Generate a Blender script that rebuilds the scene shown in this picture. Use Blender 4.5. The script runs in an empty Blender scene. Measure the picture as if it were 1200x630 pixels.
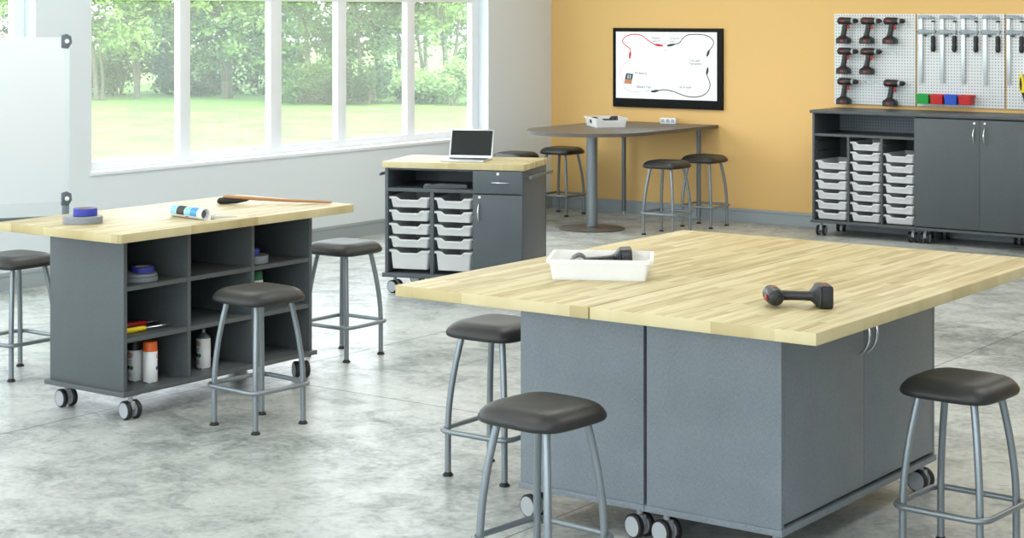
import bpy, bmesh, math, random
from mathutils import Vector, Matrix
R = math.radians
random.seed(7)
C = bpy.context.scene.collection
sc = bpy.context.scene

# ------------------------------------------------------------------ helpers
def tag(o, label=None, cat=None, group=None, kind=None):
    if label: o['label'] = label
    if cat: o['category'] = cat
    if group: o['group'] = group
    if kind: o['kind'] = kind
    return o

def thing(name, label, cat, loc=(0, 0, 0), rz=0, group=None):
    o = bpy.data.objects.new(name, None)
    C.objects.link(o)
    o.empty_display_size = .1
    o.location = loc
    o.rotation_euler = (0, 0, rz)
    return tag(o, label, cat, group)

def copy_tree(o, parent=None):
    c = o.copy()
    C.objects.link(c)
    c.parent = parent
    for ch in list(o.children):
        copy_tree(ch, c)
    return c

class MB:
    def __init__(s):
        s.bm = bmesh.new()

    def _add(s, verts, faces, mi=0, M=None):
        vs = [s.bm.verts.new(M @ Vector(v) if M else v) for v in verts]
        out = []
        for f in faces:
            try:
                fc = s.bm.faces.new([vs[i] for i in f])
                fc.material_index = mi
                out.append(fc)
            except ValueError:
                pass
        return out

    def box(s, x0, x1, y0, y1, z0, z1, b=0.0, mi=0, M=None, seg=2):
        fs = s._add([(x0, y0, z0), (x1, y0, z0), (x1, y1, z0), (x0, y1, z0), (x0, y0, z1), (x1, y0, z1), (x1, y1, z1), (x0, y1, z1)],
                    [(3, 2, 1, 0), (4, 5, 6, 7), (0, 1, 5, 4), (1, 2, 6, 5), (2, 3, 7, 6), (3, 0, 4, 7)], mi, M)
        if b > 0:
            es = list({e for f in fs for e in f.edges})
            bmesh.ops.bevel(s.bm, geom=es, offset=b, segments=seg, affect='EDGES', profile=.6)
        return s

    def loft(s, rings, mi=0, M=None, cap=True, closed=False):
        n = len(rings[0])
        verts = [p for r in rings for p in r]
        faces = []
        m = len(rings)
        for i in range(m if closed else m - 1):
            a, b = i * n, ((i + 1) % m) * n
            for k in range(n):
                k2 = (k + 1) % n
                faces.append((a + k, a + k2, b + k2, b + k))
        if cap and not closed:
            faces.append(tuple(range(n - 1, -1, -1)))
            faces.append(tuple((m - 1) * n + k for k in range(n)))
        s._add(verts, faces, mi, M)
        return s

    def lathe(s, prof, seg=24, mi=0, M=None):
        # prof: (r, z) about local Z
        rings = []
        for r, z in prof:
            r = max(r, 1e-4)
            rings.append([(r * math.cos(2 * math.pi * k / seg), r * math.sin(2 * math.pi * k / seg), z) for k in range(seg)])
        return s.loft(rings, mi, M)

    def tube(s, pts, r, seg=10, closed=False, mi=0, M=None):
        P = [Vector(p) for p in pts]
        n = len(P)
        rings = []
        up = None
        for i in range(n):
            if closed:
                t = (P[(i + 1) % n] - P[i - 1]).normalized()
            else:
                t = (P[min(i + 1, n - 1)] - P[max(i - 1, 0)]).normalized()
            if up is None:
                up = Vector((0, 0, 1)) if abs(t.z) < .9 else Vector((1, 0, 0))
            up = (up - t * up.dot(t)).normalized()
            sd = t.cross(up)
            rr = r[i] if isinstance(r, (list, tuple)) else r
            rings.append([P[i] + rr * (math.cos(2 * math.pi * k / seg) * sd + math.sin(2 * math.pi * k / seg) * up) for k in range(seg)])
        return s.loft(rings, mi, M, True, closed)

    def prism(s, poly, z0, z1, b=0, mi=0, M=None):
        n = len(poly)
        fs = s._add([(x, y, z0) for x, y in poly] + [(x, y, z1) for x, y in poly],
                    [tuple(range(n - 1, -1, -1)), tuple(range(n, 2 * n))] + [(k, (k + 1) % n, n + (k + 1) % n, n + k) for k in range(n)], mi, M)
        if b > 0:
            es = list({e for f in fs[:2] for e in f.edges})
            bmesh.ops.bevel(s.bm, geom=es, offset=b, segments=2, affect='EDGES', profile=.6)
        return s

    def build(s, name, mats, parent=None, loc=(0, 0, 0), rot=(0, 0, 0), ang=38, fn=None):
        bmesh.ops.recalc_face_normals(s.bm, faces=s.bm.faces[:])
        if fn:
            for f in s.bm.faces:
                fn(f)
        me = bpy.data.meshes.new(name)
        s.bm.to_mesh(me)
        s.bm.free()
        if not isinstance(mats, (list, tuple)):
            mats = [mats]
        for m in mats:
            me.materials.append(m)
        me.shade_smooth()
        me.set_sharp_from_angle(angle=R(ang))
        o = bpy.data.objects.new(name, me)
        C.objects.link(o)
        if parent:
            o.parent = parent
        o.location = loc
        o.rotation_euler = rot
        return o

def axis_x():   # maps local Z axis to X
    return Matrix.Rotation(R(90), 4, 'Y')

def axis_y():   # maps local Z axis to Y
    return Matrix.Rotation(R(-90), 4, 'X')

def rrect(hx, hy, r, seg=5):
    pts = []
    for cx, cy, a0 in ((hx - r, hy - r, 0), (-hx + r, hy - r, 90), (-hx + r, -hy + r, 180), (hx - r, -hy + r, 270)):
        for k in range(seg + 1):
            a = R(a0 + 90 * k / seg)
            pts.append((cx + r * math.cos(a), cy + r * math.sin(a)))
    return pts

def supere(h, n, seg=40):
    out = []
    for k in range(seg):
        a = 2 * math.pi * (k + .5) / seg
        c, s_ = math.cos(a), math.sin(a)
        out.append((h * math.copysign(abs(c) ** (2 / n), c), h * math.copysign(abs(s_) ** (2 / n), s_)))
    return out

def lin(r, g, b):
    f = lambda v: v / 255 / 12.92 if v / 255 <= .04045 else ((v / 255 + .055) / 1.055) ** 2.4
    return (f(r), f(g), f(b), 1)

# ------------------------------------------------------------------ materials
def mat(name, col, rough=.5, metal=0.0, spec=.5, emis=None, estr=0, bump=None, coat=0):
    m = bpy.data.materials.new(name)
    m.use_nodes = True
    b = m.node_tree.nodes['Principled BSDF']
    b.inputs['Base Color'].default_value = col
    b.inputs['Roughness'].default_value = rough
    b.inputs['Metallic'].default_value = metal
    b.inputs['Specular IOR Level'].default_value = spec
    b.inputs['Coat Weight'].default_value = coat
    if emis:
        b.inputs['Emission Color'].default_value = emis
        b.inputs['Emission Strength'].default_value = estr
    if bump:
        nt = m.node_tree
        t = nt.nodes.new('ShaderNodeTexCoord')
        n = nt.nodes.new('ShaderNodeTexNoise')
        n.inputs['Scale'].default_value = bump[0]
        n.inputs['Detail'].default_value = 3
        nt.links.new(t.outputs['Object'], n.inputs['Vector'])
        bp = nt.nodes.new('ShaderNodeBump')
        bp.inputs['Strength'].default_value = bump[1]
        bp.inputs['Distance'].default_value = .002
        nt.links.new(n.outputs['Fac'], bp.inputs['Height'])
        nt.links.new(bp.outputs['Normal'], b.inputs['Normal'])
    return m

def nd(nt, t, **kw):
    n = nt.nodes.new(t)
    for k, v in kw.items():
        setattr(n, k, v)
    return n

def math_n(nt, op, a, b=None, c=None):
    n = nt.nodes.new('ShaderNodeMath')
    n.operation = op
    for i, v in enumerate((a, b, c)):
        if v is None:
            continue
        if hasattr(v, 'is_linked'):
            nt.links.new(v, n.inputs[i])
        else:
            n.inputs[i].default_value = v
    return n.outputs[0]

def ramp(nt, fac, stops):
    r = nt.nodes.new('ShaderNodeValToRGB')
    el = r.color_ramp.elements
    while len(el) < len(stops):
        el.new(.5)
    for e, (p, c) in zip(el, stops):
        e.position = p
        e.color = c
    nt.links.new(fac, r.inputs['Fac'])
    return r.outputs['Color']

def laminate(name, c0, c1, rough=.42):
    """grey laminate with a fine woven (linen) print"""
    m = mat(name, c0, rough, spec=.4)
    nt = m.node_tree
    b = nt.nodes['Principled BSDF']
    t = nd(nt, 'ShaderNodeTexCoord')
    outs = []
    for sc_ in ((1300, 1300, 320), (320, 320, 1300)):
        mp = nd(nt, 'ShaderNodeMapping')
        mp.inputs['Scale'].default_value = sc_
        nt.links.new(t.outputs['Object'], mp.inputs['Vector'])
        n = nd(nt, 'ShaderNodeTexNoise')
        n.inputs['Scale'].default_value = .25
        n.inputs['Detail'].default_value = 2
        nt.links.new(mp.outputs['Vector'], n.inputs['Vector'])
        outs.append(n.outputs['Fac'])
    s = math_n(nt, 'ADD', outs[0], outs[1])
    s = math_n(nt, 'MULTIPLY', s, .5)
    n2 = nd(nt, 'ShaderNodeTexNoise')
    n2.inputs['Scale'].default_value = 6
    n2.inputs['Detail'].default_value = 5
    nt.links.new(t.outputs['Object'], n2.inputs['Vector'])
    s = math_n(nt, 'ADD', math_n(nt, 'MULTIPLY', s, .8), math_n(nt, 'MULTIPLY', n2.outputs['Fac'], .2))
    col = ramp(nt, s, [(.36, c0), (.64, c1)])
    nt.links.new(col, b.inputs['Base Color'])
    return m

LAM = laminate('graphite_linen_laminate_lit', lin(110, 118, 125), lin(134, 142, 148))  # large island copy, stronger window light lifted into its tone
LAMD = laminate('graphite_laminate_shaded', lin(72, 77, 80), lin(84, 89, 92))  # same laminate, dimmer light by the back wall put into its colour
TOPD = laminate('dark_top_laminate', lin(84, 80, 76), lin(104, 98, 92), .35)
LAMB = laminate('graphite_linen_laminate_shaded', lin(80, 86, 88), lin(93, 99, 101))  # same laminate, weaker light on the cubby island darkened in
LAMC = laminate('graphite_linen_laminate_cart_shaded', lin(74, 81, 86), lin(88, 95, 100))  # same laminate, darkened to carry the lower light on the cart
GAP = mat('shadow_gap_black', lin(22, 24, 26), .7)

def wood(name, axis):
    m = mat(name, lin(220, 205, 160), .42, spec=.28)
    nt = m.node_tree
    b = nt.nodes['Principled BSDF']
    t = nd(nt, 'ShaderNodeTexCoord')
    sp = nd(nt, 'ShaderNodeSeparateXYZ')
    nt.links.new(t.outputs['Object'], sp.inputs[0])
    cb = nd(nt, 'ShaderNodeCombineXYZ')
    a, c = ('Y', 'X') if axis == 'Y' else ('X', 'Y')
    nt.links.new(sp.outputs[a], cb.inputs[0])
    nt.links.new(sp.outputs[c], cb.inputs[1])
    br = nd(nt, 'ShaderNodeTexBrick')
    br.offset = .37
    br.offset_frequency = 2
    br.squash = 1.0
    br.inputs['Scale'].default_value = 1.0
    br.inputs['Brick Width'].default_value = .46 if axis == 'Y' else .24
    br.inputs['Row Height'].default_value = .030
    br.inputs['Mortar Size'].default_value = .0
    br.inputs['Color1'].default_value = (0, 0, 0, 1)
    br.inputs['Color2'].default_value = (1, 1, 1, 1)
    nt.links.new(cb.outputs[0], br.inputs['Vector'])
    mp = nd(nt, 'ShaderNodeMapping')
    mp.inputs['Scale'].default_value = (3.5, 70, 70)
    nt.links.new(cb.outputs[0], mp.inputs['Vector'])
    n = nd(nt, 'ShaderNodeTexNoise')
    n.inputs['Scale'].default_value = 1.0
    n.inputs['Detail'].default_value = 4
    nt.links.new(mp.outputs[0], n.inputs['Vector'])
    n2 = nd(nt, 'ShaderNodeTexNoise')
    n2.inputs['Scale'].default_value = 3.0
    nt.links.new(t.outputs['Object'], n2.inputs['Vector'])
    s = math_n(nt, 'ADD', math_n(nt, 'MULTIPLY', br.outputs['Color'], .27), math_n(nt, 'MULTIPLY', n.outputs['Fac'], .60))
    s = math_n(nt, 'ADD', s, math_n(nt, 'MULTIPLY', n2.outputs['Fac'], .12))
    col = ramp(nt, s, [(.24, lin(219, 208, 172)), (.46, lin(201, 186, 142)), (.62, lin(177, 159, 113)), (.80, lin(142, 121, 79))])
    nt.links.new(col, b.inputs['Base Color'])
    return m

WOODY = wood('butcher_block_maple', 'Y')
WOODX = wood('butcher_block_maple_cross', 'X')
STEEL = mat('grey_painted_steel', lin(138, 146, 151), .33, .55)
STEELD = mat('dark_grey_steel', lin(112, 120, 126), .38, .5)
CHROME = mat('brushed_chrome', lin(215, 218, 220), .22, 1.0)
SILVER = mat('bright_steel', lin(205, 210, 214), .3, .85)
VINYL = mat('black_vinyl', lin(42, 42, 41), .42, bump=(500, .15))
RUBBER = mat('black_rubber', lin(28, 28, 29), .6)
BLACK = mat('black_plastic', lin(34, 34, 36), .42)
GREYP = mat('grey_plastic', lin(168, 172, 176), .4)
WHITEP = mat('white_plastic', lin(236, 238, 240), .35)
REDP = mat('red_plastic', lin(196, 34, 34), .4)
GREENP = mat('green_plastic', lin(24, 160, 62), .4)
BLUEP = mat('blue_plastic', lin(40, 84, 196), .4)
YELLOWP = mat('yellow_plastic', lin(240, 214, 20), .4)
ORANGEP = mat('orange_plastic', lin(238, 108, 44), .4)
TAPEG = mat('grey_tape', lin(140, 147, 154), .45)
TAPEB = mat('blue_tape', lin(58, 68, 170), .5)
TAN = mat('tan_card_core', lin(170, 150, 110), .7)
WALLW = mat('white_wall_paint', lin(222, 229, 235), .7, bump=(60, .05))
WALLO = mat('orange_wall_paint', lin(231, 189, 121), .7, bump=(60, .05))
CEIL = mat('ceiling_white', lin(235, 235, 235), .8)
BASEB = mat('grey_baseboard_paint', lin(160, 168, 173), .45)
FRAMEW = mat('white_window_frame', lin(238, 241, 246), .4)
BOARDW = mat('whiteboard_enamel', lin(232, 236, 239), .25)
SCRB = mat('black_bezel', lin(14, 18, 16), .6, spec=.2)
SCRW = mat('lit_screen_white', lin(240, 241, 244), .3, emis=(1, 1, 1, 1), estr=.14)
GLASSD = mat('dark_laptop_screen', lin(38, 40, 42), .12)
WOODH = mat('oiled_wood_handle', lin(176, 128, 86), .45, bump=(40, .2))
BARK = mat('tree_bark', lin(104, 100, 88), .9)

def tray_mat():
    m = bpy.data.materials.new('frosted_tray_plastic')
    m.use_nodes = True
    nt = m.node_tree
    nt.nodes.clear()
    o = nd(nt, 'ShaderNodeOutputMaterial')
    p = nd(nt, 'ShaderNodeBsdfPrincipled')
    p.inputs['Base Color'].default_value = lin(250, 251, 252)
    p.inputs['Roughness'].default_value = .3
    tl = nd(nt, 'ShaderNodeBsdfTranslucent')
    tl.inputs['Color'].default_value = lin(252, 253, 254)
    tr = nd(nt, 'ShaderNodeBsdfTransparent')
    m1 = nd(nt, 'ShaderNodeMixShader')
    m1.inputs[0].default_value = .42
    m2 = nd(nt, 'ShaderNodeMixShader')
    m2.inputs[0].default_value = .16
    nt.links.new(p.outputs[0], m1.inputs[1])
    nt.links.new(tl.outputs[0], m1.inputs[2])
    nt.links.new(m1.outputs[0], m2.inputs[1])
    nt.links.new(tr.outputs[0], m2.inputs[2])
    nt.links.new(m2.outputs[0], o.inputs[0])
    return m
TRAY = tray_mat()

def glass_mat():
    """window glass: mostly clear, a little gloss, a translucent mix paints in glare haze"""
    m = bpy.data.materials.new('window_glass_glare_haze')
    m.use_nodes = True
    nt = m.node_tree
    nt.nodes.clear()
    o = nd(nt, 'ShaderNodeOutputMaterial')
    tr = nd(nt, 'ShaderNodeBsdfTransparent')
    gl = nd(nt, 'ShaderNodeBsdfGlossy')
    gl.inputs['Roughness'].default_value = .02
    tl = nd(nt, 'ShaderNodeBsdfTranslucent')
    tl.inputs['Color'].default_value = (.95, 1, .97, 1)
    m1 = nd(nt, 'ShaderNodeMixShader')
    m1.inputs[0].default_value = .06
    m2 = nd(nt, 'ShaderNodeMixShader')
    m2.inputs[0].default_value = .04
    nt.links.new(tr.outputs[0], m1.inputs[1])
    nt.links.new(tl.outputs[0], m1.inputs[2])
    nt.links.new(m1.outputs[0], m2.inputs[1])
    nt.links.new(gl.outputs[0], m2.inputs[2])
    nt.links.new(m2.outputs[0], o.inputs[0])
    return m
GLASS = glass_mat()

def peg_mat(name, c, hole):
    m = mat(name, c, .5)
    nt = m.node_tree
    b = nt.nodes['Principled BSDF']
    t = nd(nt, 'ShaderNodeTexCoord')
    sp = nd(nt, 'ShaderNodeSeparateXYZ')
    nt.links.new(t.outputs['Object'], sp.inputs[0])
    ds = []
    for ax in ('X', 'Z'):
        v = math_n(nt, 'FRACT', math_n(nt, 'ADD', math_n(nt, 'DIVIDE', sp.outputs[ax], .0262), 100.5))
        v = math_n(nt, 'SUBTRACT', v, .5)
        ds.append(math_n(nt, 'MULTIPLY', v, v))
    d = math_n(nt, 'ADD', ds[0], ds[1])
    f = math_n(nt, 'LESS_THAN', d, .034)
    mx = nd(nt, 'ShaderNodeMix', data_type='RGBA')
    nt.links.new(f, mx.inputs[0])
    mx.inputs[6].default_value = c
    mx.inputs[7].default_value = hole
    nt.links.new(mx.outputs[2], b.inputs['Base Color'])
    return m
PEG = peg_mat('white_perforated_hardboard', lin(226, 230, 233), lin(92, 96, 100))
PEGD = peg_mat('grey_perforated_back', lin(120, 130, 138), lin(50, 54, 58))

def concrete():
    m = mat('polished_concrete', lin(185, 190, 186), .28, spec=.34)
    nt = m.node_tree
    b = nt.nodes['Principled BSDF']
    t = nd(nt, 'ShaderNodeTexCoord')
    def noise(scale, detail, rough=.55, dist=0.0, stretch=None):
        n = nd(nt, 'ShaderNodeTexNoise')
        n.inputs['Scale'].default_value = scale
        n.inputs['Detail'].default_value = detail
        n.inputs['Roughness'].default_value = rough
        n.inputs['Distortion'].default_value = dist
        if stretch:
            mp = nd(nt, 'ShaderNodeMapping')
            mp.inputs['Scale'].default_value = stretch
            mp.inputs['Rotation'].default_value = (0, 0, R(-30))
            nt.links.new(t.outputs['Object'], mp.inputs['Vector'])
            nt.links.new(mp.outputs[0], n.inputs['Vector'])
        else:
            nt.links.new(t.outputs['Object'], n.inputs['Vector'])
        return n.outputs['Fac']
    a = noise(.9, 8, .62, .6)
    c = noise(4.5, 8, .7, .8)
    e = noise(30, 4, .6)
    s = math_n(nt, 'ADD', math_n(nt, 'MULTIPLY', a, .38), math_n(nt, 'MULTIPLY', c, .42))
    s = math_n(nt, 'ADD', s, math_n(nt, 'MULTIPLY', e, .22))
    col = ramp(nt, s, [(.39, lin(114, 119, 118)), (.46, lin(154, 159, 157)), (.53, lin(186, 190, 187)), (.63, lin(208, 211, 208))])
    sp = nd(nt, 'ShaderNodeSeparateXYZ')
    nt.links.new(t.outputs['Object'], sp.inputs[0])
    lines = []
    for ax, off in (('X', 6.80), ('Y', -7.005)):
        v = math_n(nt, 'FRACT', math_n(nt, 'ADD', math_n(nt, 'DIVIDE', math_n(nt, 'ADD', sp.outputs[ax], off), 2.85), 10.5))
        v = math_n(nt, 'ABSOLUTE', math_n(nt, 'SUBTRACT', v, .5))
        lines.append(math_n(nt, 'LESS_THAN', v, .0016))
    f = math_n(nt, 'MULTIPLY', math_n(nt, 'MAXIMUM', lines[0], lines[1]), .9)
    mx = nd(nt, 'ShaderNodeMix', data_type='RGBA')
    nt.links.new(f, mx.inputs[0])
    nt.links.new(col, mx.inputs[6])
    mx.inputs[7].default_value = lin(70, 72, 70)
    nt.links.new(mx.outputs[2], b.inputs['Base Color'])
    rg = nd(nt, 'ShaderNodeMapRange')
    rg.inputs[1].default_value = .3
    rg.inputs[2].default_value = .7
    rg.inputs[3].default_value = .42
    rg.inputs[4].default_value = .26
    nt.links.new(c, rg.inputs[0])
    nt.links.new(rg.outputs[0], b.inputs['Roughness'])
    return m
CONC = concrete()

def noise_two(name, c0, c1, scale, rough=.9, translucent=0):
    m = mat(name, c0, rough, spec=.2)
    nt = m.node_tree
    b = nt.nodes['Principled BSDF']
    g = nd(nt, 'ShaderNodeNewGeometry')
    n = nd(nt, 'ShaderNodeTexNoise')
    n.inputs['Scale'].default_value = scale
    n.inputs['Detail'].default_value = 5
    nt.links.new(g.outputs['Position'], n.inputs['Vector'])
    col = ramp(nt, n.outputs['Fac'], [(.35, c0), (.65, c1)])
    nt.links.new(col, b.inputs['Base Color'])
    if translucent:
        tl = nd(nt, 'ShaderNodeBsdfTranslucent')
        nt.links.new(col, tl.inputs['Color'])
        mx = nd(nt, 'ShaderNodeMixShader')
        mx.inputs[0].default_value = translucent
        out = nt.nodes['Material Output']
        nt.links.new(b.outputs[0], mx.inputs[1])
        nt.links.new(tl.outputs[0], mx.inputs[2])
        nt.links.new(mx.outputs[0], out.inputs[0])
    return m
LAWN = noise_two('sunlit_lawn', lin(78, 110, 52), lin(99, 131, 66), 1.2)
LEAF = [noise_two('leaf_mid_green', lin(56, 88, 38), lin(92, 126, 60), .8, .5, .35),
        noise_two('leaf_pale_green', lin(104, 140, 72), lin(150, 182, 110), .8, .5, .4),
        noise_two('leaf_deep_green', lin(28, 52, 28), lin(54, 82, 42), .8, .5, .3)]  # deep tone also paints understory shade into the rear shrubs

# ------------------------------------------------------------------ camera
TH, F, Y0, H = 0.6281, 2117.79, 14.18, 1.9443
cam = bpy.data.cameras.new('camera')
co = bpy.data.objects.new('camera', cam)
C.objects.link(co)
co.location = (0, 0, H)
co.rotation_euler = (R(90), 0, TH)
cam.sensor_width = 36
cam.sensor_fit = 'HORIZONTAL'
cam.lens = 36 * F / 1200
cam.shift_y = -(315 - Y0) / 1200
cam.clip_end = 300
sc.camera = co

# ------------------------------------------------------------------ room shell
WX, OY = -10.281, 14.824
XR, YF, ZC = 5.5, -2.6, 3.6

def struct(mb, name, m, **kw):
    return tag(mb.build(name, m, **kw), kind='structure')

struct(MB().box(WX - .2, XR + .2, YF - .2, OY + .2, -.15, 0), 'floor', CONC)
struct(MB().box(WX - .2, XR + .2, YF - .2, OY + .2, ZC, ZC + .2), 'ceiling', CEIL)
struct(MB().box(WX - .2, XR + .2, OY, OY + .2, 0, ZC), 'wall_back', WALLO)
struct(MB().box(XR, XR + .2, YF, OY, 0, ZC), 'wall_right', WALLW)
SILL, HEAD = .765, 3.0
wins = [(8.911, 13.775), (3.4, 8.40), (-2.2, 2.4)]
mb = MB()
mb.box(WX - .2, WX, YF, OY, 0, SILL)
mb.box(WX - .2, WX, YF, OY, HEAD, ZC)
edges = [YF] + [v for w in sorted(wins) for v in w] + [OY]
for a, b in zip(edges[0::2], edges[1::2]):
    mb.box(WX - .2, WX, a, b, SILL, HEAD)
struct(mb, 'wall_left', WALLW)
mb = MB()
mb.box(WX - .2, XR + .2, YF - .2, YF, 0, .6).box(WX - .2, XR + .2, YF - .2, YF, 3.2, ZC)
fx = [(-9.6, -5.2), (-4.6, -.2), (.4, 4.8)]  # unseen windows, sized and placed to brighten faces turned to the camera
fe = [WX - .2] + [v for w in fx for v in w] + [XR + .2]
for a, b in zip(fe[0::2], fe[1::2]):
    mb.box(a, b, YF - .2, YF, .6, 3.2)
struct(mb, 'wall_front', WALLW)

def baseboard(name, pts_dir):
    # profile: plain board with a stepped top
    mb = MB()
    if pts_dir == 'left':
        mb.box(WX, WX + .012, YF, OY, 0, .098).box(WX, WX + .018, YF, OY, .098, .125, .004)
    else:
        mb.box(WX + .018, XR, OY - .012, OY, 0, .098).box(WX + .018, XR, OY - .018, OY, .098, .125, .004)
    struct(mb, name, BASEB)
baseboard('baseboard_left', 'left')
baseboard('baseboard_back', 'back')

def window_left(name, y0, y1, mulls, tr=2.035):
    t = bpy.data.objects.new(name, None)
    C.objects.link(t)
    t.location = (WX - .15, y0, SILL)
    tag(t, kind='structure')
    L = y1 - y0
    hh = HEAD - SILL
    m = MB()
    m.box(-.03, .03, 0, L, 0, .07, .006)
    m.box(-.03, .03, 0, L, hh - .07, hh, .006)
    m.box(-.03, .03, 0, .075, 0, hh, .006)
    m.box(-.03, .03, L - .1, L, 0, hh, .006)
    for a, b in mulls:
        m.box(-.032, .032, a - y0, b - y0, 0, hh, .006)
    m.box(-.028, .028, 0, L, tr - SILL, tr - SILL + .07, .006)
    m.build('window_frame', FRAMEW, t)
    MB().box(-.01, .165, -.02, L + .02, -.02, .006, .003).build('window_sill', FRAMEW, t)
    MB().box(-.004, .004, .02, L - .02, .02, hh - .02).build('window_pane', GLASS, t)
    return t
window_left('window_1', 8.911, 13.775, [(9.904, 10.016), (10.923, 11.056), (11.758, 11.87), (12.702, 12.812)])
window_left('window_2', 3.4, 8.40, [(4.4, 4.5), (5.4, 5.5), (6.3, 6.4), (7.25, 7.35)])
window_left('window_3', -2.2, 2.4, [(-1.2, -1.1), (0, .1), (1.2, 1.3)])
for i, (a, b) in enumerate(fx):
    t = bpy.data.objects.new('window_%d' % (i + 4), None)
    C.objects.link(t)
    t.location = (a, YF - .1, .6)
    tag(t, kind='structure')
    L = b - a
    m = MB()
    for q in ((0, L, 0, .07), (0, L, 2.53, 2.6), (0, .07, 0, 2.6), (L - .07, L, 0, 2.6), (L / 2 - .05, L / 2 + .05, 0, 2.6)):
        m.box(q[0], q[1], -.03, .03, q[2], q[3], .005)
    m.build('window_frame', FRAMEW, t)
    MB().box(.02, L - .02, -.004, .004, .02, 2.58).build('window_pane', GLASS, t)

# ------------------------------------------------------------------ stools
def make_stool():
    t = thing('shop_stool', 'x', 'stool')
    prof = [(.02, .582), (.135, .582), (.166, .583), (.177, .588), (.181, .597), (.180, .606), (.173, .620), (.160, .634), (.144, .643), (.128, .6475), (.10, .648), (.06, .647), (.02, .646)]
    rings = [[(x, y, z) for x, y in supere(h, 4.2 if h > .12 else 3.5, 48)] for h, z in prof]
    MB().loft(rings).build('seat', VINYL, t, ang=60)
    for sx, sy in ((1, 1), (1, -1), (-1, 1), (-1, -1)):
        pts = []
        for k in range(15):
            z = .592 * (1 - k / 14) + .012 * (k / 14)
            u = max(0, (z - .20) / .392)
            q = .147 - .044 * (u ** 1.7)
            pts.append((sx * q, sy * q, z))
        leg = MB().tube(pts, .0135, 12).build('leg', STEEL, t, ang=60)
        e = pts[-1]
        MB().lathe([(.001, 0), (.021, 0), (.0225, .003), (.0205, .008), (.0155, .012), (.0145, .016)], 16).build('foot_glide', RUBBER, leg, (e[0], e[1], 0))
    MB().tube([(x, y, .192) for x, y in rrect(.178, .178, .055, 6)], 0.0112, 10, closed=True).build('foot_ring', STEEL, t, ang=60)
    return t
stool0 = make_stool()
STOOLS = [
    (-5.98, 6.20, -5, 'black-seated grey metal stool standing in front of the open cubby island'),
    (-6.79, 7.73, 0, 'black-seated stool at the far right end of the cubby island'),
    (-7.875, 6.30, 0, 'black-seated stool at the left end of the cubby island below the whiteboard'),
    (-4.53, 6.13, 0, 'black-seated stool half hidden behind the left end of the double door island'),
    (-3.461, 4.938, -5, 'nearest black-seated stool, in front of the grey panels of the large island'),
    (-2.497, 6.158, -4, 'black-seated stool beside the island doors with curved chrome handles'),
    (-9.83, 14.36, 0, 'small stool in the wall corner left of the rounded grey table'),
    (-9.83, 13.6, 0, 'stool whose black seat shows behind the laptop cart'),
    (-8.2, 13.6, 0, 'front one of the two overlapping stools right of the rounded table column'),
    (-8.235, 14.32, 0, 'rear one of the two overlapping stools, beside the wall leg of the rounded table'),
]
for i, (x, y, a, lab) in enumerate(STOOLS):
    o = stool0 if i == 0 else copy_tree(stool0)
    o.location = (x, y, 0)
    o.rotation_euler = (0, 0, R(a))
    tag(o, lab, 'stool', 'shop stools with black seats')

# ------------------------------------------------------------------ casters
def make_caster(parent, loc, rz):
    """twin-wheel caster, axle along local X at rz=0; a part of its unit"""
    f = MB()
    f.lathe([(.012, .075), (.012, .117), (.026, .117), (.026, .112), (.016, .108)][::-1], 16)
    f.box(-.013, .013, -.026, .026, .045, .088, .008)
    f.box(-.03, .03, -.028, .028, .112, .1165)
    c = f.build('caster', GREYP, parent, loc, (0, 0, rz))
    for s in (1, -1):
        M = Matrix.Translation((s * .027, 0, .045)) @ axis_x()
        w = MB().lathe([(.012, -.013), (.040, -.013), (.045, -.008), (.045, .008), (.040, .013), (.012, .013)], 28, 0, M).build('wheel', RUBBER, c, ang=30)
        M2 = Matrix.Translation((s * .027, 0, .045)) @ axis_x()
        MB().lathe([(.001, -.0138), (.036, -.0138), (.0375, -.0128), (.0375, .0128), (.036, .0138), (.001, .0138)], 28, 0, M2).build('hub_disc', GREYP, c, ang=30)
    MB().box(.008, .03, .040, .056, .066, .072, .002, M=Matrix.Rotation(R(0), 4, 'Z')).build('brake_lever', CHROME, c)
    return c

def arc_handle(parent, name, loc, length, depth, axis='Z', normal='-Y', r=.005, m=CHROME):
    pts = []
    for k in range(13):
        u = k / 12 * 2 - 1
        out = depth * (1 - u * u) ** .8
        a = u * length / 2
        p = {'Z': (0, 0, a), 'X': (a, 0, 0), 'Y': (0, a, 0)}[axis]
        n = {'-Y': (0, -1, 0), '+X': (1, 0, 0)}[normal]
        pts.append(tuple(p[i] + n[i] * out for i in range(3)))
    rr = [r * (.7 + .5 * (1 - abs(k / 6 - 1))) for k in range(13)]
    return MB().tube(pts, rr, 8).build(name, m, parent, loc, ang=60)

def lock(parent, loc, normal='-Y'):
    M = axis_y() @ Matrix.Rotation(R(180), 4, 'X') if normal == '-Y' else axis_x()
    return MB().lathe([(.001, 0), (.010, 0), (.010, .003), (.008, .005), (.001, .005)][::1], 16, 0, M).build('lock', WHITEP, parent, loc)

def slab_top(parent, w, d, z0, z1, bev=.004, long_axis='Y', x0=0, y0=0, corner=.0):
    m = MB().box(x0, x0 + w, y0, y0 + d, z0, z1, bev)
    def fn(f):
        n = f.normal
        if long_axis == 'Y':
            f.material_index = 1 if abs(n.y) > .7 else 0
        else:
            f.material_index = 0
    ms = [WOODY, WOODX] if long_axis == 'Y' else [WOODX]
    return m.build('tabletop', ms, parent, fn=fn, ang=20)

ZB, ZT, HT = .116, .139, .9135
TT = .0426

# ------------------------------------------------------------------ front island: two door units back to back
Ax0, Ax1, Ay0, Ay1 = -4.375, -2.621, 5.272, 7.41
Acx0, Acx1, Acy0, Acy1 = -4.058, -2.940, 5.645, 6.985
ASX = -3.497

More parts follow.
